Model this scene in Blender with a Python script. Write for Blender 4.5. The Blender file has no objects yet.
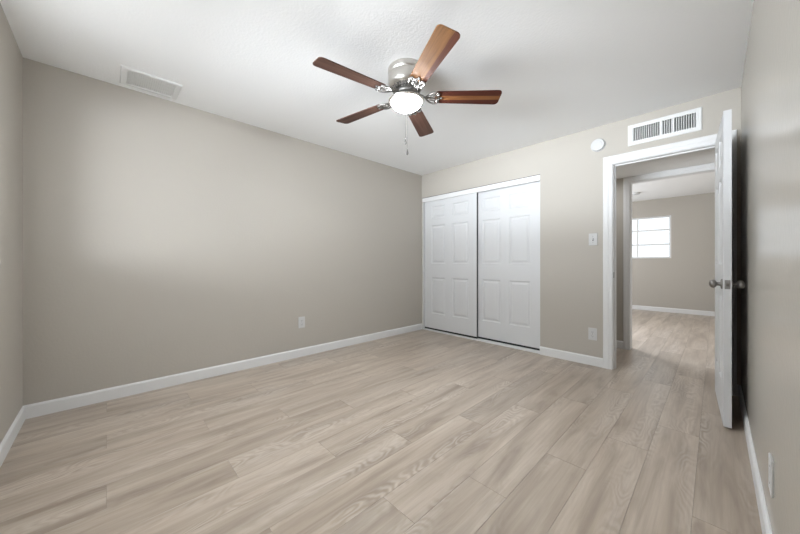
import bpy, bmesh, math, random
from mathutils import Vector, Matrix

random.seed(7)
S = bpy.context.scene
COL = S.collection
PI = math.pi

# ------------------------------------------------------------------ camera
W, L, H = 3.379, 4.007, 2.44          # bedroom width, length, height
cd = bpy.data.cameras.new('camera')
cam = bpy.data.objects.new('camera', cd)
COL.objects.link(cam)
cam.location = (3.2386, 0.4091, 1.0561)
cam.rotation_euler = (PI / 2, 0, math.radians(46.054))
cd.sensor_width = 36
cd.lens = 303.88 * 36 / 800
cd.shift_y = -(267 - 262.65) / 800
cd.clip_start = 0.01
S.camera = cam

# ------------------------------------------------------------------ world, light, exposure
S.view_settings.view_transform = 'Standard'
S.view_settings.look = 'None'
S.view_settings.gamma = 1
S.view_settings.use_curve_mapping = False
S.view_settings.exposure = 0.0

wd = bpy.data.worlds.new('sky')
S.world = wd
wd.use_nodes = True
bg = wd.node_tree.nodes['Background']
bg.inputs[0].default_value = (0.90, 0.965, 1.02, 1)
bg.inputs[1].default_value = 1.4


def area(name, loc, rot, sx, sy, power, color=(1, 1, 1), spread=180):
    d = bpy.data.lights.new(name, 'AREA')
    d.shape = 'RECTANGLE'
    d.size, d.size_y, d.energy, d.color = sx, sy, power, color
    d.spread = math.radians(spread)
    o = bpy.data.objects.new(name, d)
    COL.objects.link(o)
    o.location = loc
    o.rotation_euler = rot
    return o


def aim(o, target):
    o.rotation_euler = (Vector(target) - o.location).to_track_quat('-Z', 'Y').to_euler()


# window behind the camera: soft daylight; added fill beyond it and in the far rooms
WX0, WX1, WZ0, WZ1 = 0.70, 2.60, 1.05, 2.10
area('daylight_near_window', ((WX0 + WX1) / 2, 0.02, (WZ0 + WZ1) / 2), (PI / 2, 0, PI), WX1 - WX0, WZ1 - WZ0, 135, (0.925, 0.99, 1.07))
# unseen low fill added outside that window; two sunlit walls throw the long wall's band
for nm, loc, tg, sx, sy, pw in (('yard_fill_ground', (1.7, -6.0, 0.1), (1.7, 4.0, 2.3), 5.0, 1.2, 820),
                                ('yard_fill_far_ground', (-0.5, -9.5, 0.1), (2.4, 4.0, 2.3), 7.0, 1.2, 760),
                                ('yard_fill_mid', (1.6, -6.2, 1.1), (1.8, 4.0, 1.5), 5.0, 1.6, 430),
                                ('daylight_off_side_wall', (5.2, -1.8, 1.25), (0.0, 0.8, 1.5), 0.9, 0.8, 90),
                                ('daylight_off_yard_wall', (4.0, -2.2, 1.25), (0.0, 1.9, 1.5), 1.1, 0.8, 55)):
    aim(area(nm, loc, (0, 0, 0), sx, sy, pw, (0.91, 0.99, 1.08)), tg)
# added fill for far room and hall, no source in sight
area('far_room_side_fill', (0.36, 6.9, 1.5), (PI / 2, 0, -PI / 2), 1.6, 1.2, 62, (0.93, 0.985, 1.06))
aim(area('doorway_floor_fill', (0.37, 6.7, 1.75), (0, 0, 0), 1.6, 0.9, 26, (0.88, 0.97, 1.12), 90), (2.9, 4.6, 0.0))  # added to brighten the doorway floor and hall ceiling
area('hall_fill', (2.15, 4.55, 2.07), (0, 0, 0), 0.25, 0.25, 4.0, (0.94, 0.98, 1.03))


# ------------------------------------------------------------------ materials
def mat(name, color, rough=0.5, metal=0.0, spec=0.5):
    m = bpy.data.materials.new(name)
    m.use_nodes = True
    b = m.node_tree.nodes['Principled BSDF']
    b.inputs['Base Color'].default_value = (*color, 1)
    b.inputs['Roughness'].default_value = rough
    b.inputs['Metallic'].default_value = metal
    b.inputs['Specular IOR Level'].default_value = spec
    return m


def nd(m, t, **kw):
    n = m.node_tree.nodes.new(t)
    for k, v in kw.items():
        setattr(n, k, v)
    return n


def lk(m, a, b):
    m.node_tree.links.new(a, b)


def bump(m, scale, strength, dist=0.002, detail=3, stretch=(1, 1, 1)):
    tc = nd(m, 'ShaderNodeTexCoord')
    mp = nd(m, 'ShaderNodeMapping')
    mp.inputs['Scale'].default_value = stretch
    n = nd(m, 'ShaderNodeTexNoise')
    n.inputs['Scale'].default_value = scale
    n.inputs['Detail'].default_value = detail
    b = nd(m, 'ShaderNodeBump')
    b.inputs['Strength'].default_value = strength
    b.inputs['Distance'].default_value = dist
    lk(m, tc.outputs['Object'], mp.inputs[0])
    lk(m, mp.outputs[0], n.inputs['Vector'])
    lk(m, n.outputs[0], b.inputs['Height'])
    lk(m, b.outputs[0], m.node_tree.nodes['Principled BSDF'].inputs['Normal'])
    return n


TAUPE = (0.465, 0.430, 0.380)
M = {}
M['wall'] = mat('taupe_wall_paint', TAUPE, 0.55, spec=0.3)
bump(M['wall'], 55, 0.4, 0.002)
M['gloss_wall'] = mat('taupe_gloss_wall_paint', TAUPE, 0.24)
bump(M['gloss_wall'], 38, 0.35, 0.002)
M['ceiling'] = mat('white_ceiling_paint', (0.86, 0.855, 0.84), 0.85, spec=0.2)
bump(M['ceiling'], 70, 0.5, 0.003)
M['trim'] = mat('white_trim_paint', (0.74, 0.735, 0.725), 0.5, spec=0.3)
M['door'] = mat('white_door_paint', (0.67, 0.67, 0.67), 0.55, spec=0.25)
M['plastic'] = mat('white_plastic', (0.60, 0.595, 0.585), 0.6, spec=0.2)
M['dark'] = mat('dark_gap_shade', (0.09, 0.09, 0.09), 0.5, 0.6)  # shade painted for the thin gap lines at the closet
M['under_shade'] = mat('black_gap_shade', (0.025, 0.025, 0.025), 0.7)  # painted black shade of the gap under the closet doors
M['slot'] = mat('dark_slot', (0.02, 0.02, 0.02), 0.6)
M['vent'] = mat('white_enamel', (0.74, 0.735, 0.72), 0.55, spec=0.3)
M['duct'] = mat('dark_duct', (0.03, 0.03, 0.03), 0.7)
M['nickel'] = mat('brushed_nickel', (0.30, 0.285, 0.27), 0.5, 1.0)
bump(M['nickel'], 40, 0.06, 0.0005, stretch=(1, 1, 14))
M['housing'] = mat('pale_brushed_nickel', (0.66, 0.63, 0.59), 0.30, 1.0)
bump(M['housing'], 40, 0.08, 0.0005, stretch=(1, 1, 14))
M['track'] = mat('white_track_metal', (0.75, 0.75, 0.74), 0.35)
M['gap'] = mat('plank_gap', (0.20, 0.17, 0.14), 0.8)

# lit glass bowl of the fan light
m = M['bowl'] = mat('frosted_lit_glass', (0.9, 0.88, 0.82), 0.4)
b_ = m.node_tree.nodes['Principled BSDF']
b_.inputs['Emission Color'].default_value = (0.90, 0.965, 1.02, 1)
b_.inputs['Emission Strength'].default_value = 250.0

# window glass
m = M['glass'] = bpy.data.materials.new('window_glass')
m.use_nodes = True
nt = m.node_tree
nt.nodes.remove(nt.nodes['Principled BSDF'])
tr, gl, mx = nd(m, 'ShaderNodeBsdfTransparent'), nd(m, 'ShaderNodeBsdfGlossy'), nd(m, 'ShaderNodeMixShader')
gl.inputs['Roughness'].default_value = 0.02
mx.inputs[0].default_value = 0.05
lk(m, tr.outputs[0], mx.inputs[1])
lk(m, gl.outputs[0], mx.inputs[2])
lk(m, mx.outputs[0], nt.nodes['Material Output'].inputs[0])


def ramp(m, stops):
    r = nd(m, 'ShaderNodeValToRGB')
    e = r.color_ramp.elements
    while len(e) > 1:
        e.remove(e[-1])
    e[0].position, e[0].color = stops[0][0], (*stops[0][1], 1)
    for p, c in stops[1:]:
        x = e.new(p)
        x.color = (*c, 1)
    return r


def mth(m, op, a, b=None, clamp=False):
    n = nd(m, 'ShaderNodeMath', operation=op, use_clamp=clamp)
    for i, v in enumerate((a, b)):
        if v is None:
            continue
        if isinstance(v, (int, float)):
            n.inputs[i].default_value = v
        else:
            lk(m, v, n.inputs[i])
    return n.outputs[0]


def mixc(m, f, a, b, blend='MIX'):
    n = nd(m, 'ShaderNodeMix', data_type='RGBA', blend_type=blend)
    for s, v in ((n.inputs[0], f), (n.inputs[6], a), (n.inputs[7], b)):
        if isinstance(v, (int, float)):
            s.default_value = v
        elif isinstance(v, tuple):
            s.default_value = (*v, 1)
        else:
            lk(m, v, s)
    return n.outputs[2]


def comb(m, x, y, z):
    n = nd(m, 'ShaderNodeCombineXYZ')
    for i, v in enumerate((x, y, z)):
        if isinstance(v, (int, float)):
            n.inputs[i].default_value = v
        else:
            lk(m, v, n.inputs[i])
    return n.outputs[0]


def noise(m, vec, scale=1.0, detail=4, rough=0.55, dist=0.0):
    n = nd(m, 'ShaderNodeTexNoise')
    n.inputs['Scale'].default_value = scale
    n.inputs['Detail'].default_value = detail
    n.inputs['Roughness'].default_value = rough
    n.inputs['Distortion'].default_value = dist
    lk(m, vec, n.inputs['Vector'])
    return n.outputs[0]


# grey oak vinyl planks, every plank with its own stretch of grain
m = M['plank'] = mat('grey_oak_plank', (0.45, 0.38, 0.31), 0.31)
bs = m.node_tree.nodes['Principled BSDF']
tc, geo, sep = nd(m, 'ShaderNodeTexCoord'), nd(m, 'ShaderNodeNewGeometry'), nd(m, 'ShaderNodeSeparateXYZ')
lk(m, tc.outputs['Object'], sep.inputs[0])
R = geo.outputs['Random Per Island']
px = mth(m, 'ADD', sep.outputs[0], mth(m, 'MULTIPLY', R, 71.3))
py = mth(m, 'ADD', sep.outputs[1], mth(m, 'MULTIPLY', R, 137.7))
broad = noise(m, comb(m, mth(m, 'MULTIPLY', px, 11), mth(m, 'MULTIPLY', py, 1.3), 0), 1, 4, 0.55, 0.6)
fibre = noise(m, comb(m, mth(m, 'MULTIPLY', px, 75), mth(m, 'MULTIPLY', py, 2.0), 0), 1, 4, 0.65)
warp = noise(m, comb(m, mth(m, 'MULTIPLY', px, 5.5), mth(m, 'MULTIPLY', py, 1.5), 3), 1, 2, 0.5)
warp2 = noise(m, comb(m, mth(m, 'MULTIPLY', px, 26), mth(m, 'MULTIPLY', py, 17), 7), 1, 2, 0.5)
ph = mth(m, 'ADD', mth(m, 'MULTIPLY', warp, 130), mth(m, 'MULTIPLY', warp2, 5))
rings = mth(m, 'ADD', mth(m, 'MULTIPLY', mth(m, 'SINE', ph), 0.5), 0.5)
mask = noise(m, comb(m, mth(m, 'MULTIPLY', px, 7), mth(m, 'MULTIPLY', py, 0.8), 11), 1, 1, 0.5)
mask = mth(m, 'MULTIPLY', mth(m, 'SUBTRACT', mask, 0.47), 5.0, True)
knot = noise(m, comb(m, mth(m, 'MULTIPLY', px, 9), mth(m, 'MULTIPLY', py, 2.6), 19), 1, 2, 0.5)
knot = mth(m, 'MULTIPLY', mth(m, 'SUBTRACT', knot, 0.60), 4.0, True)
base = ramp(m, [(0.28, (0.285, 0.226, 0.176)), (0.48, (0.425, 0.350, 0.280)), (0.72, (0.545, 0.466, 0.385))])
lk(m, broad, base.inputs[0])
c = mixc(m, mth(m, 'MULTIPLY', mth(m, 'MULTIPLY', rings, mask), 0.65), base.outputs[0], (0.60, 0.53, 0.46))
c = mixc(m, mth(m, 'MULTIPLY', mth(m, 'SUBTRACT', fibre, 0.40), 1.1, True), c, (0.27, 0.215, 0.175))
c = mixc(m, mth(m, 'MULTIPLY', knot, 0.45), c, (0.25, 0.20, 0.165))
vv = mth(m, 'ADD', 0.90, mth(m, 'MULTIPLY', mth(m, 'FRACT', mth(m, 'MULTIPLY', R, 13.7)), 0.20))
c = mixc(m, 1.0, c, comb(m, vv, vv, vv), 'MULTIPLY')
lk(m, c, bs.inputs['Base Color'])
bp = nd(m, 'ShaderNodeBump')
bp.inputs['Strength'].default_value = 0.12
bp.inputs['Distance'].default_value = 0.001
lk(m, fibre, bp.inputs['Height'])
lk(m, bp.outputs[0], bs.inputs['Normal'])


def blade_wood(name, lo, hi, c_in, c_out):
    """fan blade veneer: a band from lo to hi across the blade in c_in, the rest c_out"""
    m = mat(name, c_out, 0.6, spec=0.22)
    bs = m.node_tree.nodes['Principled BSDF']
    tc, sp = nd(m, 'ShaderNodeTexCoord'), nd(m, 'ShaderNodeSeparateXYZ')
    lk(m, tc.outputs['Object'], sp.inputs[0])
    g = noise(m, comb(m, mth(m, 'MULTIPLY', sp.outputs[0], 3.5), mth(m, 'MULTIPLY', sp.outputs[1], 70), 0), 1, 4, 0.6, 0.4)
    y = mth(m, 'ADD', sp.outputs[1], mth(m, 'MULTIPLY', mth(m, 'SUBTRACT', g, 0.5), 0.012))
    a = mth(m, 'MULTIPLY', mth(m, 'SUBTRACT', y, lo), 250, True)
    b = mth(m, 'MULTIPLY', mth(m, 'SUBTRACT', hi, y), 250, True)
    c = mixc(m, mth(m, 'MULTIPLY', a, b), c_out, c_in)
    c = mixc(m, mth(m, 'MULTIPLY', mth(m, 'SUBTRACT', g, 0.40), 1.6, True), c, (0.06, 0.02, 0.011))
    lk(m, c, bs.inputs['Base Color'])
    return m


M['blade_wide'] = blade_wood('veneer_wide_light_band', -0.2, 0.030, (0.27, 0.125, 0.045), (0.12, 0.040, 0.022))
M['blade_mid'] = blade_wood('veneer_middle_light_band', -0.020, 0.022, (0.19, 0.075, 0.024), (0.062, 0.014, 0.007))
M['blade_sheen'] = blade_wood('veneer_painted_sheen', -0.030, 0.028, (0.125, 0.064, 0.045), (0.105, 0.053, 0.038))  # same wood; window sheen on these blades put into a greyer colour


# ------------------------------------------------------------------ mesh helpers
def link(name, bm, m, parent=None, smooth=False, mats=None):
    me = bpy.data.meshes.new(name)
    bmesh.ops.recalc_face_normals(bm, faces=bm.faces)
    bm.to_mesh(me)
    bm.free()
    for q in (mats or [m]):
        me.materials.append(q)
    if smooth:
        for p in me.polygons:
            p.use_smooth = True
    o = bpy.data.objects.new(name, me)
    COL.objects.link(o)
    if parent:
        o.parent = parent
    return o


def tag(o, label=None, cat=None, group=None, kind=None):
    for k, v in (('label', label), ('category', cat), ('group', group), ('kind', kind)):
        if v:
            o[k] = v
    return o


def empty(name, loc, label, cat, group=None, kind=None, rz=0):
    o = bpy.data.objects.new(name, None)
    COL.objects.link(o)
    o.location = loc
    o.rotation_euler = (0, 0, rz)
    o.empty_display_size = 0.05
    return tag(o, label, cat, group, kind)


def box(bm, x0, x1, y0, y1, z0, z1, bev=0.0):
    v = [bm.verts.new(p) for p in ((x0, y0, z0), (x1, y0, z0), (x1, y1, z0), (x0, y1, z0), (x0, y0, z1), (x1, y0, z1), (x1, y1, z1), (x0, y1, z1))]
    f = [bm.faces.new([v[i] for i in q]) for q in ((0, 3, 2, 1), (4, 5, 6, 7), (0, 1, 5, 4), (1, 2, 6, 5), (2, 3, 7, 6), (3, 0, 4, 7))]
    if bev:
        bmesh.ops.bevel(bm, geom=list({e for q in f for e in q.edges}), offset=bev, segments=2, affect='EDGES', profile=0.5)


def lathe(bm, prof, seg=40, cx=0, cy=0, mtx=None):
    rings = []
    for r, z in prof:
        ring = []
        if r < 1e-6:
            p = Vector((cx, cy, z))
            ring = [bm.verts.new(mtx @ p if mtx else p)]
        else:
            for k in range(seg):
                a = 2 * PI * k / seg
                p = Vector((cx + r * math.cos(a), cy + r * math.sin(a), z))
                ring.append(bm.verts.new(mtx @ p if mtx else p))
        rings.append(ring)
    for a, b in zip(rings, rings[1:]):
        for k in range(seg):
            q = [a[k % len(a)], a[(k + 1) % len(a)], b[(k + 1) % len(b)], b[k % len(b)]]
            u = []
            for v in q:
                if v not in u:
                    u.append(v)
            if len(u) > 2:
                bm.faces.new(u)


def tube(bm, pts, r, seg=8):
    pts = [Vector(p) for p in pts]
    rings = []
    for i, p in enumerate(pts):
        t = (pts[min(i + 1, len(pts) - 1)] - pts[max(i - 1, 0)]).normalized()
        n = t.orthogonal() if abs(t.z) > 0.95 else t.cross(Vector((0, 0, 1)))
        n.normalize()
        b = t.cross(n)
        rr = r[i] if isinstance(r, (list, tuple)) else r
        rings.append([bm.verts.new(p + (n * math.cos(2 * PI * k / seg) + b * math.sin(2 * PI * k / seg)) * rr) for k in range(seg)])
    for a, b in zip(rings, rings[1:]):
        for k in range(seg):
            bm.faces.new((a[k], a[(k + 1) % seg], b[(k + 1) % seg], b[k]))
    bm.faces.new(rings[0])
    bm.faces.new(rings[-1][::-1])


def prism(bm, poly, axis, a0, a1):
    """poly: 2D points in the two other axes, extruded along axis from a0 to a1"""
    def P(p, a):
        q = list(p)
        q.insert(axis, a)
        return q
    A = [bm.verts.new(P(p, a0)) for p in poly]
    B = [bm.verts.new(P(p, a1)) for p in poly]
    n = len(poly)
    bm.faces.new(A[::-1])
    bm.faces.new(B)
    for i in range(n):
        bm.faces.new((A[i], A[(i + 1) % n], B[(i + 1) % n], B[i]))


def holed_wall(name, axis, t0, t1, u0, u1, z0, z1, holes, m, label=None):
    """wall slab between t0..t1 on `axis` (0 = x, 1 = y), u on the other, with rectangular holes (u0,u1,z0,z1)"""
    us = sorted({u0, u1, *[h[0] for h in holes], *[h[1] for h in holes]})
    zs = sorted({z0, z1, *[h[2] for h in holes], *[h[3] for h in holes]})
    us = [u for u in us if u0 <= u <= u1]
    zs = [z for z in zs if z0 <= z <= z1]

    def solid(i, j):
        if not (0 <= i < len(us) - 1 and 0 <= j < len(zs) - 1):
            return False
        uc, zc = (us[i] + us[i + 1]) / 2, (zs[j] + zs[j + 1]) / 2
        return not any(h[0] < uc < h[1] and h[2] < zc < h[3] for h in holes)
    bm = bmesh.new()
    V = {}

    def v(u, z, t):
        k = (round(u, 5), round(z, 5), t)
        if k not in V:
            V[k] = bm.verts.new((t, u, z) if axis == 0 else (u, t, z))
        return V[k]
    for i in range(len(us) - 1):
        for j in range(len(zs) - 1):
            if not solid(i, j):
                continue
            a, b, c, d = us[i], us[i + 1], zs[j], zs[j + 1]
            for t in (t0, t1):
                bm.faces.new((v(a, c, t), v(b, c, t), v(b, d, t), v(a, d, t)))
            for (di, dj, p, q) in ((-1, 0, (a, c), (a, d)), (1, 0, (b, c), (b, d)), (0, -1, (a, c), (b, c)), (0, 1, (a, d), (b, d))):
                if not solid(i + di, j + dj):
                    bm.faces.new((v(*p, t0), v(*q, t0), v(*q, t1), v(*p, t1)))
    return tag(link(name, bm, m), label, 'wall' if label else None, kind='structure')


def sweep_u(bm, x0, x1, ztop, prof, y, sgn, z0=0.0):
    """door casing: up the left side, across the head, down the right; prof = (offset outward, projection) list"""
    path = [((x0, z0), (-1, 0)), ((x0, ztop), (-1, 1)), ((x1, ztop), (1, 1)), ((x1, z0), (1, 0))]
    rows = [[bm.verts.new((p[0] + o[0] * d, y + sgn * h, p[1] + o[1] * d)) for d, h in prof] for p, o in path]
    n = len(prof)
    for a, b in zip(rows, rows[1:]):
        for k in range(n):
            bm.faces.new((a[k], a[(k + 1) % n], b[(k + 1) % n], b[k]))
    bm.faces.new(rows[0])
    bm.faces.new(rows[-1][::-1])


CASING = [(0.0, 0.0), (0.0, 0.010), (0.008, 0.013), (0.030, 0.014), (0.036, 0.018), (0.068, 0.020), (0.076, 0.016), (0.076, 0.0)]
BH, BT = 0.092, 0.013
BASE = [(0, 0), (BT, 0), (BT, BH - 0.012), (BT * 0.55, BH - 0.003), (0.003, BH), (0, BH)]


def baseboard(name, axis, a0, a1, wall, sgn, label=None):
    bm = bmesh.new()
    prism(bm, [(wall + sgn * p, z) for p, z in BASE], axis, a0, a1)
    return tag(link(name, bm, M['trim']), kind='structure')


# ------------------------------------------------------------------ floor
PW, PL = 0.1945, 1.29
FX0, FX1, FY0, FY1 = -0.10, 3.48, -0.10, 9.10
bm = bmesh.new()
box(bm, FX0, FX1, FY0, FY1, -0.10, -0.0025)
for f in bm.faces:
    f.material_index = 1
g = 0.0004
k0 = math.floor((FX0 - 0.06) / PW)
for i in range(k0, int((FX1 - 0.06) / PW) + 2):
    xa, xb = max(0.06 + i * PW, FX0), min(0.06 + (i + 1) * PW, FX1)
    if xb - xa < 0.01:
        continue
    off = (0.407, 0.874, 0.015)[i % 3]
    for j in range(-2, 9):
        ya, yb = max(off + j * PL, FY0), min(off + (j + 1) * PL, FY1)
        if yb - ya < 0.01:
            continue
        x0, x1, y0, y1 = xa + g, xb - g, ya + g, yb - g
        c = 0.0006
        lo = [bm.verts.new(p) for p in ((x0, y0, -0.0025), (x1, y0, -0.0025), (x1, y1, -0.0025), (x0, y1, -0.0025))]
        md = [bm.verts.new((v.co.x, v.co.y, -c)) for v in lo]
        hi = [bm.verts.new(p) for p in ((x0 + c, y0 + c, 0), (x1 - c, y0 + c, 0), (x1 - c, y1 - c, 0), (x0 + c, y1 - c, 0))]
        bm.faces.new(hi)
        for q in range(4):
            r = (q + 1) % 4
            bm.faces.new((lo[q], lo[r], md[r], md[q]))
            bm.faces.new((md[q], md[r], hi[r], hi[q]))
tag(link('floor', bm, None, mats=[M['plank'], M['gap']]), 'pale grey-brown oak plank floor running through the open doorway', 'floor', kind='structure')

# ------------------------------------------------------------------ ceilings
bm = bmesh.new()
RX0, RX1, RY0, RY1 = 0.085, 0.335, 0.505, 0.80      # duct opening behind the ceiling grille
holed = [(-0.1, RX0, -0.1, L + 0.12), (RX1, W + 0.1, -0.1, L + 0.12), (RX0, RX1, -0.1, RY0), (RX0, RX1, RY1, L + 0.12)]
for x0, x1, y0, y1 in holed:
    box(bm, x0, x1, y0, y1, H, H + 0.12)
tag(link('ceiling', bm, M['ceiling']), 'white textured bedroom ceiling', 'ceiling', kind='structure')
bm = bmesh.new()
box(bm, 1.85, W + 0.1, L + 0.12, 4.97, 2.095, 2.22)
tag(link('ceiling_hall', bm, M['ceiling']), kind='structure')
bm = bmesh.new()
box(bm, 0.2, W + 0.1, 5.09, 9.15, H, H + 0.12)
tag(link('ceiling_far', bm, M['ceiling']), kind='structure')
bm = bmesh.new()
box(bm, -0.1, 1.95, L + 0.12, L + 0.80, H, H + 0.12)
tag(link('ceiling_closet', bm, M['ceiling']), kind='structure')

# ------------------------------------------------------------------ walls
DX0, DX1, DZ = 2.540, 3.276, 2.026                    # clear bedroom door opening
CX0, CX1, CZ = 0.020, 1.836, 2.078                    # closet opening
holed_wall('wall_left', 0, -0.10, 0.0, -0.10, L + 0.80, -0.05, H, [], M['wall'], 'long taupe wall left of the closet')
holed_wall('wall_right', 0, W, W + 0.10, -0.10, 9.15, -0.05, H, [], M['gloss_wall'], 'glossy taupe wall beside the open door')
holed_wall('wall_front', 1, -0.16, 0.0, 0.0, W, -0.05, H, [(WX0, WX1, WZ0, WZ1)], M['wall'])
holed_wall('wall_back', 1, L, L + 0.12, 0.0, W, -0.05, H,
           [(CX0, CX1, -0.05, CZ), (DX0 - 0.018, DX1 + 0.018, -0.05, DZ + 0.018), (2.690, 3.130, 2.200, 2.333)], M['wall'], 'taupe wall with closet, doorway and air register')
holed_wall('wall_closet_back', 1, L + 0.70, L + 0.80, 0.0, 1.85, -0.05, H, [], M['wall'])
holed_wall('wall_closet_side', 0, 1.85, 1.95, L + 0.12, 5.09, -0.05, H, [], M['wall'])
HX0, HX1, HZ = 2.525, 3.300, 2.030
holed_wall('wall_hall', 1, 4.97, 5.09, 0.20, W, -0.05, H + 0.10, [(HX0 - 0.018, HX1 + 0.018, -0.05, HZ + 0.018)], M['wall'])
holed_wall('wall_far_left', 0, 0.20, 0.30, 5.09, 9.15, -0.05, H, [(6.0, 7.8, 0.85, 2.1)], M['wall'])
F2 = (1.43, 2.59, 1.15, 2.07)
holed_wall('wall_far', 1, 9.03, 9.15, 0.30, W, -0.05, H, [F2], M['wall'])

# ------------------------------------------------------------------ baseboards
baseboard('baseboard_left', 1, 0.0, L, 0.0, 1)
baseboard('baseboard_right', 1, 0.0, L, W, -1)
baseboard('baseboard_front', 0, BT, W - BT, 0.0, 1)
baseboard('baseboard_back', 0, CX1, DX0 - 0.083, L, -1)
baseboard('baseboard_corner', 0, DX1 + 0.076, W - BT, L, -1)
baseboard('baseboard_hall', 0, 1.95, HX0 - 0.070, 4.97, -1)
baseboard('baseboard_far', 0, 0.30, W, 9.03, -1)


# ------------------------------------------------------------------ door frames
def door_frame(name, x0, x1, zt, y0, y1, cas_w, label, stop=None, back=True):
    root = empty(name, ((x0 + x1) / 2, (y0 + y1) / 2, 0), label, 'door frame', kind='structure')
    off = Matrix.Translation(-Vector(root.location))

    def part(nm, bm, m=M['trim']):
        bm.transform(off)
        return link(nm, bm, m, root)
    bm = bmesh.new()
    t = 0.018
    box(bm, x0 - t, x0, y0, y1, 0, zt + t)
    box(bm, x1, x1 + t, y0, y1, 0, zt + t)
    box(bm, x0, x1, y0, y1, zt, zt + t)
    part('jamb', bm)
    k = cas_w / 0.076
    prof = [(d * k, h) for d, h in CASING]
    bm = bmesh.new()
    sweep_u(bm, x0 - 0.005, x1 + 0.003, zt + 0.005, prof, y0, -1)
    part('casing', bm)
    if stop:
        bm = bmesh.new()
        s0, s1 = stop
        box(bm, x0, x0 + 0.011, s0, s1, 0, zt)
        box(bm, x1 - 0.011, x1, s0, s1, 0, zt)
        box(bm, x0 + 0.011, x1 - 0.011, s0, s1, zt - 0.011, zt)
        part('door_stop', bm)
        bm = bmesh.new()
        box(bm, x0, x0 + 0.0018, y0 + 0.006, y0 + 0.032, 0.905, 0.962, 0.0004)
        part('strike_plate', bm, M['nickel'])
    return root


door_frame('trim_1', DX0, DX1, DZ, L, L + 0.12, 0.078, 'white door casing around the open bedroom doorway', stop=(L + 0.040, L + 0.075))
door_frame('trim_2', HX0, HX1, HZ, 4.97, 5.09, 0.062, 'white cased opening across the hall seen through the doorway')


# ------------------------------------------------------------------ six panel doors
def panel_face(bm, w, z0, z1, y, sgn, cols, rows, depth=0.011):
    """one face of a moulded six panel door in the x-z plane; sgn is the way the face looks along y"""
    xs = sorted({0, w, *[c for q in cols for c in q]})
    zs = sorted({z0, z1, *[c for q in rows for c in q]})
    V = {}

    def v(x, z):
        k = (round(x, 5), round(z, 5))
        if k not in V:
            V[k] = bm.verts.new((x, y, z))
        return V[k]
    for a, b in zip(xs, xs[1:]):
        for c, d in zip(zs, zs[1:]):
            if (a, b) in cols and (c, d) in rows:
                ring = [v(a, c), v(b, c), v(b, d), v(a, d)]
                for ins, dep in ((0.006, depth * 0.55), (0.014, depth), (0.022, depth), (0.045, depth * 0.15)):
                    nxt = [bm.verts.new((x, y - sgn * dep, z)) for x, z in ((a + ins, c + ins), (b - ins, c + ins), (b - ins, d - ins), (a + ins, d - ins))]
                    for q in range(4):
                        bm.faces.new((ring[q], ring[(q + 1) % 4], nxt[(q + 1) % 4], nxt[q]))
                    ring = nxt
                bm.faces.new(ring)
            else:
                bm.faces.new((v(a, c), v(b, c), v(b, d), v(a, d)))


ROWS = [(0.272, 0.830), (1.040, 1.632), (1.735, 1.922)]


def panel_door(w, z0, z1, t, cols):
    """door slab, hinge edge at x = 0, thickness from y = 0 to y = t"""
    bm = bmesh.new()
    panel_face(bm, w, z0, z1, 0.0, -1, cols, ROWS)
    panel_face(bm, w, z0, z1, t, 1, cols, ROWS)
    for x in (0, w):
        bm.faces.new([bm.verts.new(p) for p in ((x, 0, z0), (x, t, z0), (x, t, z1), (x, 0, z1))])
    for z in (z0, z1):
        bm.faces.new([bm.verts.new(p) for p in ((0, 0, z), (w, 0, z), (w, t, z), (0, t, z))])
    bmesh.ops.remove_doubles(bm, verts=bm.verts, dist=1e-5)
    return bm


# closet sliding doors: the left one runs in front
dl = empty('door_2', (0.045, L + 0.022, 0), 'left white six panel sliding closet door, next to the long wall', 'closet door', kind='structure')
link('slab', panel_door(0.941, 0.045, 2.030, 0.030, [(0.141, 0.403), (0.539, 0.810)]), M['door'], dl)
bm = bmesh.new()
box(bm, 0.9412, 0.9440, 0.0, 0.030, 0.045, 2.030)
link('edge_shade', bm, M['dark'], dl)  # dark strip painting the shade in the gap between the doors
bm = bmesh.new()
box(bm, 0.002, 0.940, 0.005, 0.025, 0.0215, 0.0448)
link('bottom_shade', bm, M['under_shade'], dl)  # black strip drawn for the shaded gap under the door
dr = empty('door_3', (0.912, L + 0.062, 0), 'right white six panel sliding closet door, nearer the doorway', 'closet door', kind='structure')
link('slab', panel_door(0.921, 0.045, 2.030, 0.030, [(0.133, 0.400), (0.520, 0.785)]), M['door'], dr)
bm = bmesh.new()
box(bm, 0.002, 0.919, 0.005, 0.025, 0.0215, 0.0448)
link('bottom_shade', bm, M['under_shade'], dr)  # black strip again for the shade below this door
# fascia over the doors, floor track, side channel
cf = empty('trim_3', ((CX0 + CX1) / 2, L, 0), 'white header fascia and track of the sliding closet doors', 'closet trim', kind='structure')
bm = bmesh.new()
box(bm, CX0 - 0.928, CX1 - 0.928, -0.004, 0.016, 2.006, 2.071, 0.002)
link('fascia', bm, M['trim'], cf)
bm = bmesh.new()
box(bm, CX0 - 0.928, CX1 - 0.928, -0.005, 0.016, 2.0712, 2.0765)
link('fascia_shade_line', bm, M['dark'], cf)  # dark strip added as the shadow line above the fascia
bm = bmesh.new()
box(bm, CX0 - 0.928, CX1 - 0.928, 0.008, 0.100, 0.0, 0.010)
for yy in (0.010, 0.054, 0.094):
    box(bm, CX0 - 0.928, CX1 - 0.928, yy, yy + 0.005, 0.010, 0.020)
link('floor_track', bm, M['track'], cf)
bm = bmesh.new()
box(bm, CX0 - 0.928, CX0 - 0.928 + 0.012, 0.0, 0.12, 0.0, 2.006)
box(bm, CX1 - 0.928 - 0.003, CX1 - 0.928, 0.0, 0.12, 0.0, 2.006)
link('jamb', bm, M['trim'], cf)

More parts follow.
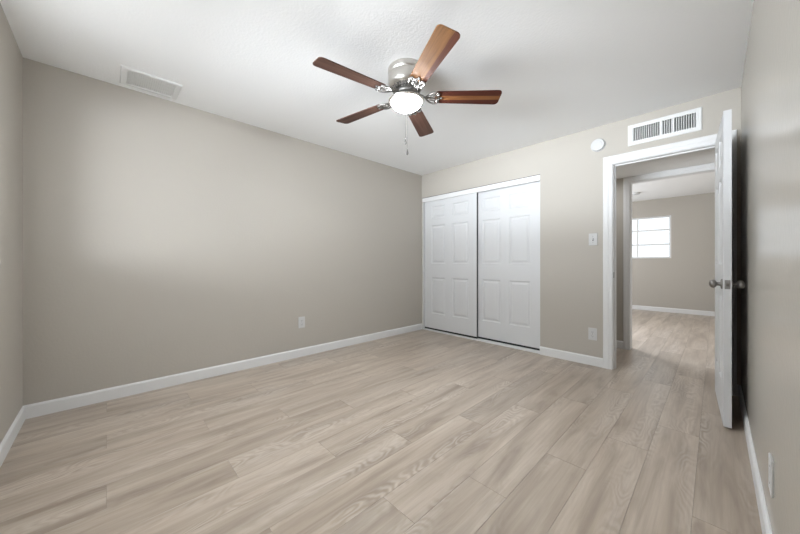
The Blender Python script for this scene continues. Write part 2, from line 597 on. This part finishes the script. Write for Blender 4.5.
# bedroom door, swung open towards the right wall
BW = 0.760
door = empty('door_1', (3.272, L - 0.012, 0), 'white six panel bedroom door standing open against the right wall', 'door', kind='structure', rz=-PI / 2 + math.radians(2.9))
# local x runs from the hinge to the free edge, local -y faces the room (image left)
slab = link('slab', panel_door(BW, 0.014, 2.022, 0.036, [(0.115, 0.325), (0.435, 0.645)]), M['door'], door)
slab.location = (0, -0.036, 0)
KX, KZ = BW - 0.066, 0.917


def knob(sgn, y):
    bm = bmesh.new()
    mt = Matrix.Translation((KX, y, KZ)) @ Matrix.Rotation(-sgn * PI / 2, 4, 'X')
    lathe(bm, [(0.0, 0), (0.033, 0), (0.033, 0.004), (0.028, 0.008), (0.013, 0.010), (0.0115, 0.022), (0.013, 0.027), (0.022, 0.031), (0.0272, 0.039), (0.0275, 0.046), (0.023, 0.055), (0.012, 0.060), (0, 0.061)], 32, mtx=mt)
    return link('knob', bm, M['nickel'], door, True)


knob(-1, -0.036)
knob(1, 0.0)
bm = bmesh.new()
box(bm, BW, BW + 0.0012, -0.0305, -0.0055, KZ - 0.0285, KZ + 0.0285, 0.0003)
lp = link('latch_plate', bm, M['nickel'], door)
bm = bmesh.new()
prism(bm, [(BW + 0.001, -0.025), (BW + 0.010, -0.025), (BW + 0.003, -0.011), (BW + 0.001, -0.011)], 2, KZ - 0.009, KZ + 0.009)
link('latch_bolt', bm, M['nickel'], lp)
for z in (0.22, 1.02, 1.80):
    bm = bmesh.new()
    lathe(bm, [(0, z), (0.006, z), (0.006, z + 0.09), (0, z + 0.09)], 12, 0.002, 0.005)
    link('hinge', bm, M['nickel'], door)


# ------------------------------------------------------------------ windows
def window(name, u0, u1, z0, z1, axis, t, inward, cols, rows, label):
    """frame, grille bars, pane; axis 1 = in a wall facing along y; inward = +1 or -1 towards the room"""
    root = empty(name, (0, 0, 0), label, 'window', kind='structure')

    def bx(bm, a, b, c, d, ta, tb, bev=0.0):
        ta, tb = sorted((t + ta * -inward, t + tb * -inward))
        if axis == 1:
            box(bm, a, b, ta, tb, c, d, bev)
        else:
            box(bm, ta, tb, a, b, c, d, bev)
    bm = bmesh.new()
    fw = 0.035
    for a, b, c, d in ((u0, u0 + fw, z0, z1), (u1 - fw, u1, z0, z1), (u0 + fw, u1 - fw, z0, z0 + fw), (u0 + fw, u1 - fw, z1 - fw, z1)):
        bx(bm, a, b, c, d, 0.05, 0.10, 0.002)
    link('frame', bm, M['trim'], root)
    bm = bmesh.new()
    for u in cols:
        bx(bm, u - 0.015, u + 0.015, z0 + fw, z1 - fw, 0.066, 0.086)
    for z in rows:
        bx(bm, u0 + fw, u1 - fw, z - 0.015, z + 0.015, 0.064, 0.088)
    link('grille', bm, M['trim'], root)
    bm = bmesh.new()
    bx(bm, u0 + fw, u1 - fw, z0 + fw, z1 - fw, 0.074, 0.078)
    link('pane', bm, M['glass'], root)
    bm = bmesh.new()
    bx(bm, u0 + 0.001, u1 - 0.001, z0, z0 + 0.018, -0.015, 0.05, 0.003)
    link('sill', bm, M['trim'], root)
    return root


window('window_1', WX0, WX1, WZ0, WZ1, 1, 0.0, 1, [], [], 'bedroom window behind the camera')
window('window_2', *F2, 1, 9.03, -1, [2.011], [1.455, 1.77], 'bright white gridded window on the far wall seen through the doorway')
window('added_window', 6.0, 7.8, 0.85, 2.1, 0, 0.30, 1, [6.9], [], 'added unseen side window of the far room')  # unseen opening added to go with the far room fill

# ------------------------------------------------------------------ ceiling fan
FC = Vector((1.700, 1.955, 0))
fan = empty('ceiling_fan', (FC.x, FC.y, H), 'flush mount ceiling fan with five brown wooden blades and lit glass bowl', 'ceiling fan')


def fp(nm, bm, m, smooth=True, parent=None):
    o = link(nm, bm, m, parent or fan, smooth)
    return o


def z(v):
    return v - H


bm = bmesh.new()
lathe(bm, [(0, z(2.44)), (0.128, z(2.44)), (0.131, z(2.436)), (0.131, z(2.402)), (0.1285, z(2.399)), (0.1265, z(2.396)), (0.1265, z(2.392)), (0.1295, z(2.389)), (0.1305, z(2.385)),
           (0.1295, z(2.335)), (0.124, z(2.318)), (0.112, z(2.306)), (0.098, z(2.300)), (0, z(2.300))], 56)
hous = fp('motor_housing', bm, M['housing'])
bm = bmesh.new()
for k in range(30):      # vent ring of ribs under the housing
    a = 2 * PI * k / 30
    ca, sa = math.cos(a), math.sin(a)
    tube(bm, [(0.104 * ca, 0.104 * sa, z(2.303)), (0.098 * ca, 0.098 * sa, z(2.288)), (0.084 * ca, 0.084 * sa, z(2.280))], 0.0042, 6)
lathe(bm, [(0, z(2.301)), (0.078, z(2.301)), (0.078, z(2.284)), (0, z(2.284))], 32)
fp('vent_ring', bm, M['nickel'], parent=hous)
bm = bmesh.new()
lathe(bm, [(0, z(2.285)), (0.074, z(2.285)), (0.080, z(2.280)), (0.080, z(2.262)), (0.072, z(2.256)), (0, z(2.256))], 40)
fp('flywheel', bm, M['nickel'])
bm = bmesh.new()
lathe(bm, [(0, z(2.258)), (0.050, z(2.258)), (0.056, z(2.250)), (0.058, z(2.232)), (0.060, z(2.226)), (0, z(2.224))], 40)
fp('switch_housing', bm, M['nickel'])
bm = bmesh.new()
lathe(bm, [(0.0, z(2.227)), (0.060, z(2.227)), (0.100, z(2.224)), (0.120, z(2.220)), (0.129, z(2.214)), (0.130, z(2.209)), (0.126, z(2.204)), (0.112, z(2.202)), (0.108, z(2.205)), (0.104, z(2.214)), (0.0, z(2.216))], 56)
fp('light_rim', bm, M['housing'])
bm = bmesh.new()
prof = [(0.1065, z(2.208))]
for k in range(1, 11):
    a = k / 10 * PI / 2
    prof.append((0.1065 * math.cos(a) if k < 10 else 0, z(2.204) - 0.056 * math.sin(a)))
lathe(bm, prof, 56)
fp('glass_bowl', bm, M['bowl'])

BR0, BR1 = 0.205, 0.672
ZB = 2.243
PITCH = math.radians(-11)


def blade_mesh():
    bm = bmesh.new()
    pts = []
    w0, w1, rc, rr = 0.056, 0.069, 0.028, 0.018
    for cx, cy, r, a0 in ((BR1 - rc, w1 - rc, rc, 0), ):
        pass

    def arc(cx, cy, r, a0, a1, n=6):
        for k in range(n + 1):
            a = math.radians(a0 + (a1 - a0) * k / n)
            pts.append((cx + r * math.cos(a), cy + r * math.sin(a)))
    arc(BR1 - rc, w1 - rc, rc, 0, 90)
    arc(BR0 + rr, w0 - rr, rr, 90, 180)
    arc(BR0 + rr, -w0 + rr, rr, 180, 270)
    arc(BR1 - rc, -w1 + rc, rc, 270, 360)
    prism(bm, pts, 2, -0.003, 0.003)
    return bm


def iron_mesh():
    """ornamental blade holder: a stem, a scrolled trefoil and a plate under the blade root"""
    bm = bmesh.new()
    tube(bm, [(0.066, 0, 0.024), (0.090, 0, 0.022), (0.115, 0, 0.010), (0.140, 0, -0.004), (0.165, 0, -0.007), (0.235, 0, -0.007)], [0.010, 0.009, 0.007, 0.006, 0.0055, 0.004], 8)
    for s in (-1, 1):
        tube(bm, [(0.135, 0, -0.003), (0.150, s * 0.022, -0.006), (0.172, s * 0.043, -0.007), (0.198, s * 0.055, -0.007), (0.222, s * 0.052, -0.007), (0.236, s * 0.040, -0.007), (0.230, s * 0.028, -0.007), (0.216, s * 0.030, -0.007)], [0.005, 0.006, 0.0065, 0.006, 0.0055, 0.005, 0.0045, 0.003], 8)
        tube(bm, [(0.150, s * 0.002, -0.006), (0.176, s * 0.018, -0.007), (0.205, s * 0.026, -0.007), (0.226, s * 0.016, -0.007), (0.244, s * 0.004, -0.007)], [0.004, 0.005, 0.005, 0.0045, 0.004], 8)
        for p in ((0.222, s * 0.040),):
            lathe(bm, [(0, -0.012), (0.006, -0.011), (0.007, -0.007), (0.007, -0.003), (0, -0.003)], 12, *p)
    lathe(bm, [(0, -0.012), (0.006, -0.011), (0.007, -0.007), (0.007, -0.003), (0, -0.003)], 12, 0.250, 0)
    return bm


looks = {0: 'blade_wide', 1: 'blade_mid', 2: 'blade_sheen', 3: 'blade_sheen', 4: 'blade_sheen'}
lab = {0: 'fan blade with wide light band', 1: 'red-brown fan blade with light middle band'}
for k in range(5):
    a = math.radians(-25.7 + 72 * k)
    mt = Matrix.Rotation(a, 4, 'Z') @ Matrix.Rotation(PITCH, 4, 'X')
    b = fp('blade', blade_mesh(), M[looks[k]], False)
    b.matrix_local = Matrix.Translation((0, 0, z(ZB))) @ mt
    if k in lab:
        b['label'] = lab[k]
    i = fp('blade_iron', iron_mesh(), M['nickel'])
    i.matrix_local = Matrix.Translation((0, 0, z(ZB))) @ mt

dirc = Vector((0.706, -0.708, 0))
side = Vector((0.708, 0.706, 0))
for s, zb in ((-0.006, 1.872), (0.006, 1.800)):
    bm = bmesh.new()
    q = dirc * 0.1335 + side * s
    tube(bm, [dirc * 0.054 + side * s + Vector((0, 0, z(2.238))), dirc * 0.10 + side * s + Vector((0, 0, z(2.2275))), dirc * 0.129 + side * s + Vector((0, 0, z(2.2175))), q + Vector((0, 0, z(2.205))), q + Vector((0, 0, z(2.0))), q + Vector((0, 0, z(zb) + 0.02))], 0.0009, 6)
    ch = fp('pull_chain', bm, M['nickel'])
    bm = bmesh.new()
    lathe(bm, [(0, z(zb) + 0.024), (0.0035, z(zb) + 0.022), (0.0045, z(zb) + 0.012), (0.0075, z(zb)), (0.0080, z(zb) - 0.010), (0.005, z(zb) - 0.018), (0, z(zb) - 0.020)], 14, q.x, q.y)
    fp('chain_pull', bm, M['nickel'], parent=ch)

# ------------------------------------------------------------------ air vents
reg = empty('wall_vent', (2.910, L, 2.267), 'white louvred air register on the wall above the doorway', 'air vent')
bm = bmesh.new()
ow, oh, iw, ih = 0.2525, 0.098, 0.214, 0.062


def frame_ring(bm, ow, oh, iw, ih, d0, d1, plane):
    """rectangular flange with bevelled outer edge; plane(u, v, depth) -> xyz"""
    prof = [(0.0, 0.0, d0), (0.0, 0.0, d1 * 0.4), (0.006, 0.006, d1)]
    loops = []
    for a, b, d in ((ow, oh, d0), (ow, oh, d1 * 0.45), (ow - 0.006, oh - 0.006, d1), (iw, ih, d1), (iw, ih, d0)):
        loops.append([bm.verts.new(plane(u, v, d)) for u, v in ((-a, -b), (a, -b), (a, b), (-a, b))])
    n = len(loops)
    for i in range(n):
        p, q = loops[i], loops[(i + 1) % n]
        for k in range(4):
            bm.faces.new((p[k], p[(k + 1) % 4], q[(k + 1) % 4], q[k]))


frame_ring(bm, ow, oh, iw, ih, 0.0, 0.012, lambda u, v, d: (u, -d, v))
link('frame', bm, M['vent'], reg)
bm = bmesh.new()
n = 27
for k in range(n):
    x = -iw + (k + 0.5) * 2 * iw / n
    wd = 0.0022
    prism(bm, [(x - wd - 0.003, -0.008), (x + wd - 0.003, -0.008), (x + wd + 0.003, 0.012), (x - wd + 0.003, 0.012)], 2, -ih, ih)
for x in (-0.012, 0.072):
    box(bm, x - 0.006, x + 0.006, -0.0095, 0.010, -ih, ih)
link('upright_louvres', bm, M['vent'], reg)
bm = bmesh.new()
for k in range(7):
    v = -ih + (k + 0.5) * 2 * ih / 7
    prism(bm, [(0.015, v - 0.004), (0.017, v - 0.004), (0.036, v + 0.003), (0.034, v + 0.003)], 0, -iw, iw)
link('level_louvres', bm, M['vent'], reg)
bm = bmesh.new()
for a in ((-iw - 0.004, -iw, 0.0, 0.11, -ih, ih), (iw, iw + 0.004, 0.0, 0.11, -ih, ih), (-iw, iw, 0.0, 0.11, -ih - 0.003, -ih), (-iw, iw, 0.0, 0.11, ih, ih + 0.003), (-iw, iw, 0.105, 0.11, -ih, ih)):
    box(bm, *a)
link('duct', bm, M['duct'], reg)

cv = empty('ceiling_vent', (0.212, 0.655, H), 'white return air grille in the ceiling near the long wall', 'air vent')
bm = bmesh.new()
frame_ring(bm, 0.143, 0.178, 0.112, 0.140, 0.0, 0.010, lambda u, v, d: (u, v, -d))
link('frame', bm, M['vent'], cv)
bm = bmesh.new()
for k in range(22):
    v = -0.140 + (k + 0.5) * 0.28 / 22
    prism(bm, [(v - 0.0030, -0.0065), (v - 0.0016, -0.0070), (v + 0.0030, -0.0030), (v + 0.0018, -0.0025)], 0, -0.112, 0.112)
link('louvres', bm, M['vent'], cv)
bm = bmesh.new()
box(bm, -0.127, 0.123, -0.15, 0.145, -0.0020, 0.012)
link('filter', bm, M['vent'], cv)

# ------------------------------------------------------------------ smoke alarms
sd = empty('smoke_alarm', (2.412, L, 2.249), 'round white smoke alarm on the wall left of the air register', 'smoke alarm')
rot = Matrix.Rotation(PI / 2, 4, 'X')
bm = bmesh.new()
lathe(bm, [(0, 0), (0.066, 0), (0.066, 0.007), (0.063, 0.009), (0, 0.009)], 40, mtx=rot)
link('base_plate', bm, M['plastic'], sd, False)
bm = bmesh.new()
lathe(bm, [(0, 0.009), (0.060, 0.009), (0.060, 0.026), (0.055, 0.032), (0.044, 0.033), (0.042, 0.031), (0.039, 0.031), (0.037, 0.034), (0.012, 0.036), (0.011, 0.034), (0, 0.034)], 40, mtx=rot)
cov = link('cover', bm, M['plastic'], sd)
bm = bmesh.new()
for k in range(16):
    a = 2 * PI * k / 16
    mt = rot @ Matrix.Rotation(a, 4, 'Z')
    b2 = bmesh.new()
    box(b2, 0.0596, 0.0604, -0.008, 0.008, 0.014, 0.022)
    b2.transform(mt)
    tm = bpy.data.meshes.new('t')
    b2.to_mesh(tm)
    b2.free()
    bm.from_mesh(tm)
    bpy.data.meshes.remove(tm)
link('side_slots', bm, M['slot'], cov)

sd2 = empty('smoke_alarm', (2.15, 7.95, H), 'small round white smoke alarm on the far room ceiling through the doorway', 'smoke alarm')
bm = bmesh.new()
lathe(bm, [(0, 0), (0.070, 0), (0.070, -0.008), (0.062, -0.010), (0.062, -0.028), (0.055, -0.036), (0, -0.037)], 32)
link('cover', bm, M['plastic'], sd2)


# ------------------------------------------------------------------ switch, outlets, cover plate
def wall_plate(name, loc, rz, label, cat, kind):
    root = empty(name, loc, label, cat, rz=rz)          # local -y looks into the room
    bm = bmesh.new()
    w, h = 0.0385, 0.062
    box(bm, -w, w, -0.0065, 0, -h, h, 0.002)
    link('cover_plate', bm, M['plastic'], root)

    def screw(zz):
        bm = bmesh.new()
        lathe(bm, [(0, 0.006), (0.0032, 0.006), (0.0030, 0.0075), (0, 0.0078)], 12, mtx=Matrix.Translation((0, 0, zz)) @ rot)
        link('screw', bm, M['nickel'], root)
    if kind == 'switch':
        bm = bmesh.new()
        box(bm, -0.0055, 0.0055, -0.0075, -0.006, -0.013, 0.013)
        link('toggle_slot', bm, M['slot'], root)
        bm = bmesh.new()
        prism(bm, [(-0.006, -0.006), (-0.018, 0.006), (-0.018, 0.011), (-0.006, 0.007)], 0, -0.0045, 0.0045)
        link('toggle', bm, M['plastic'], root)
        screw(0.030)
        screw(-0.030)
    elif kind == 'outlet':
        for s in (-1, 1):
            bm = bmesh.new()
            pts = []
            for k in range(28):
                a = 2 * PI * k / 28
                pts.append((0.0168 * math.cos(a), s * 0.0198 + max(-0.0125, min(0.0125, 0.0168 * math.sin(a)))))
            q = [(x, zz) for x, zz in pts]
            b3 = bmesh.new()
            prism(b3, q, 1, -0.0085, -0.006)
            rc = link('receptacle', b3, M['plastic'], root)
            bm.free()
            b3 = bmesh.new()
            zc = s * 0.0198
            for x, hh in ((-0.0063, 0.0042), (0.0063, 0.0035)):
                box(b3, x - 0.0012, x + 0.0012, -0.0088, -0.0082, zc + 0.002 - hh, zc + 0.002 + hh)
            lathe(b3, [(0, 0.0082), (0.0024, 0.0082), (0.0024, 0.0088), (0, 0.0088)], 12, mtx=Matrix.Translation((0, 0, zc - 0.0075)) @ rot)
            link('slots', b3, M['slot'], rc)
        screw(0)
    else:
        screw(0.030)
        screw(-0.030)
    return root


wall_plate('light_switch', (2.367, L, 1.295), 0, 'white toggle light switch on the wall left of the doorway', 'light switch', 'switch')
wall_plate('wall_outlet', (2.363, L, 0.322), 0, 'white wall outlet low on the wall below the light switch', 'outlet', 'outlet')
wall_plate('wall_outlet', (0.0, 1.988, 0.383), PI / 2, 'white wall outlet low on the long taupe wall', 'outlet', 'outlet')
wall_plate('cover_plate', (W, 2.100, 0.306), -PI / 2, 'white cover plate low on the glossy right wall', 'cover plate', 'blank')
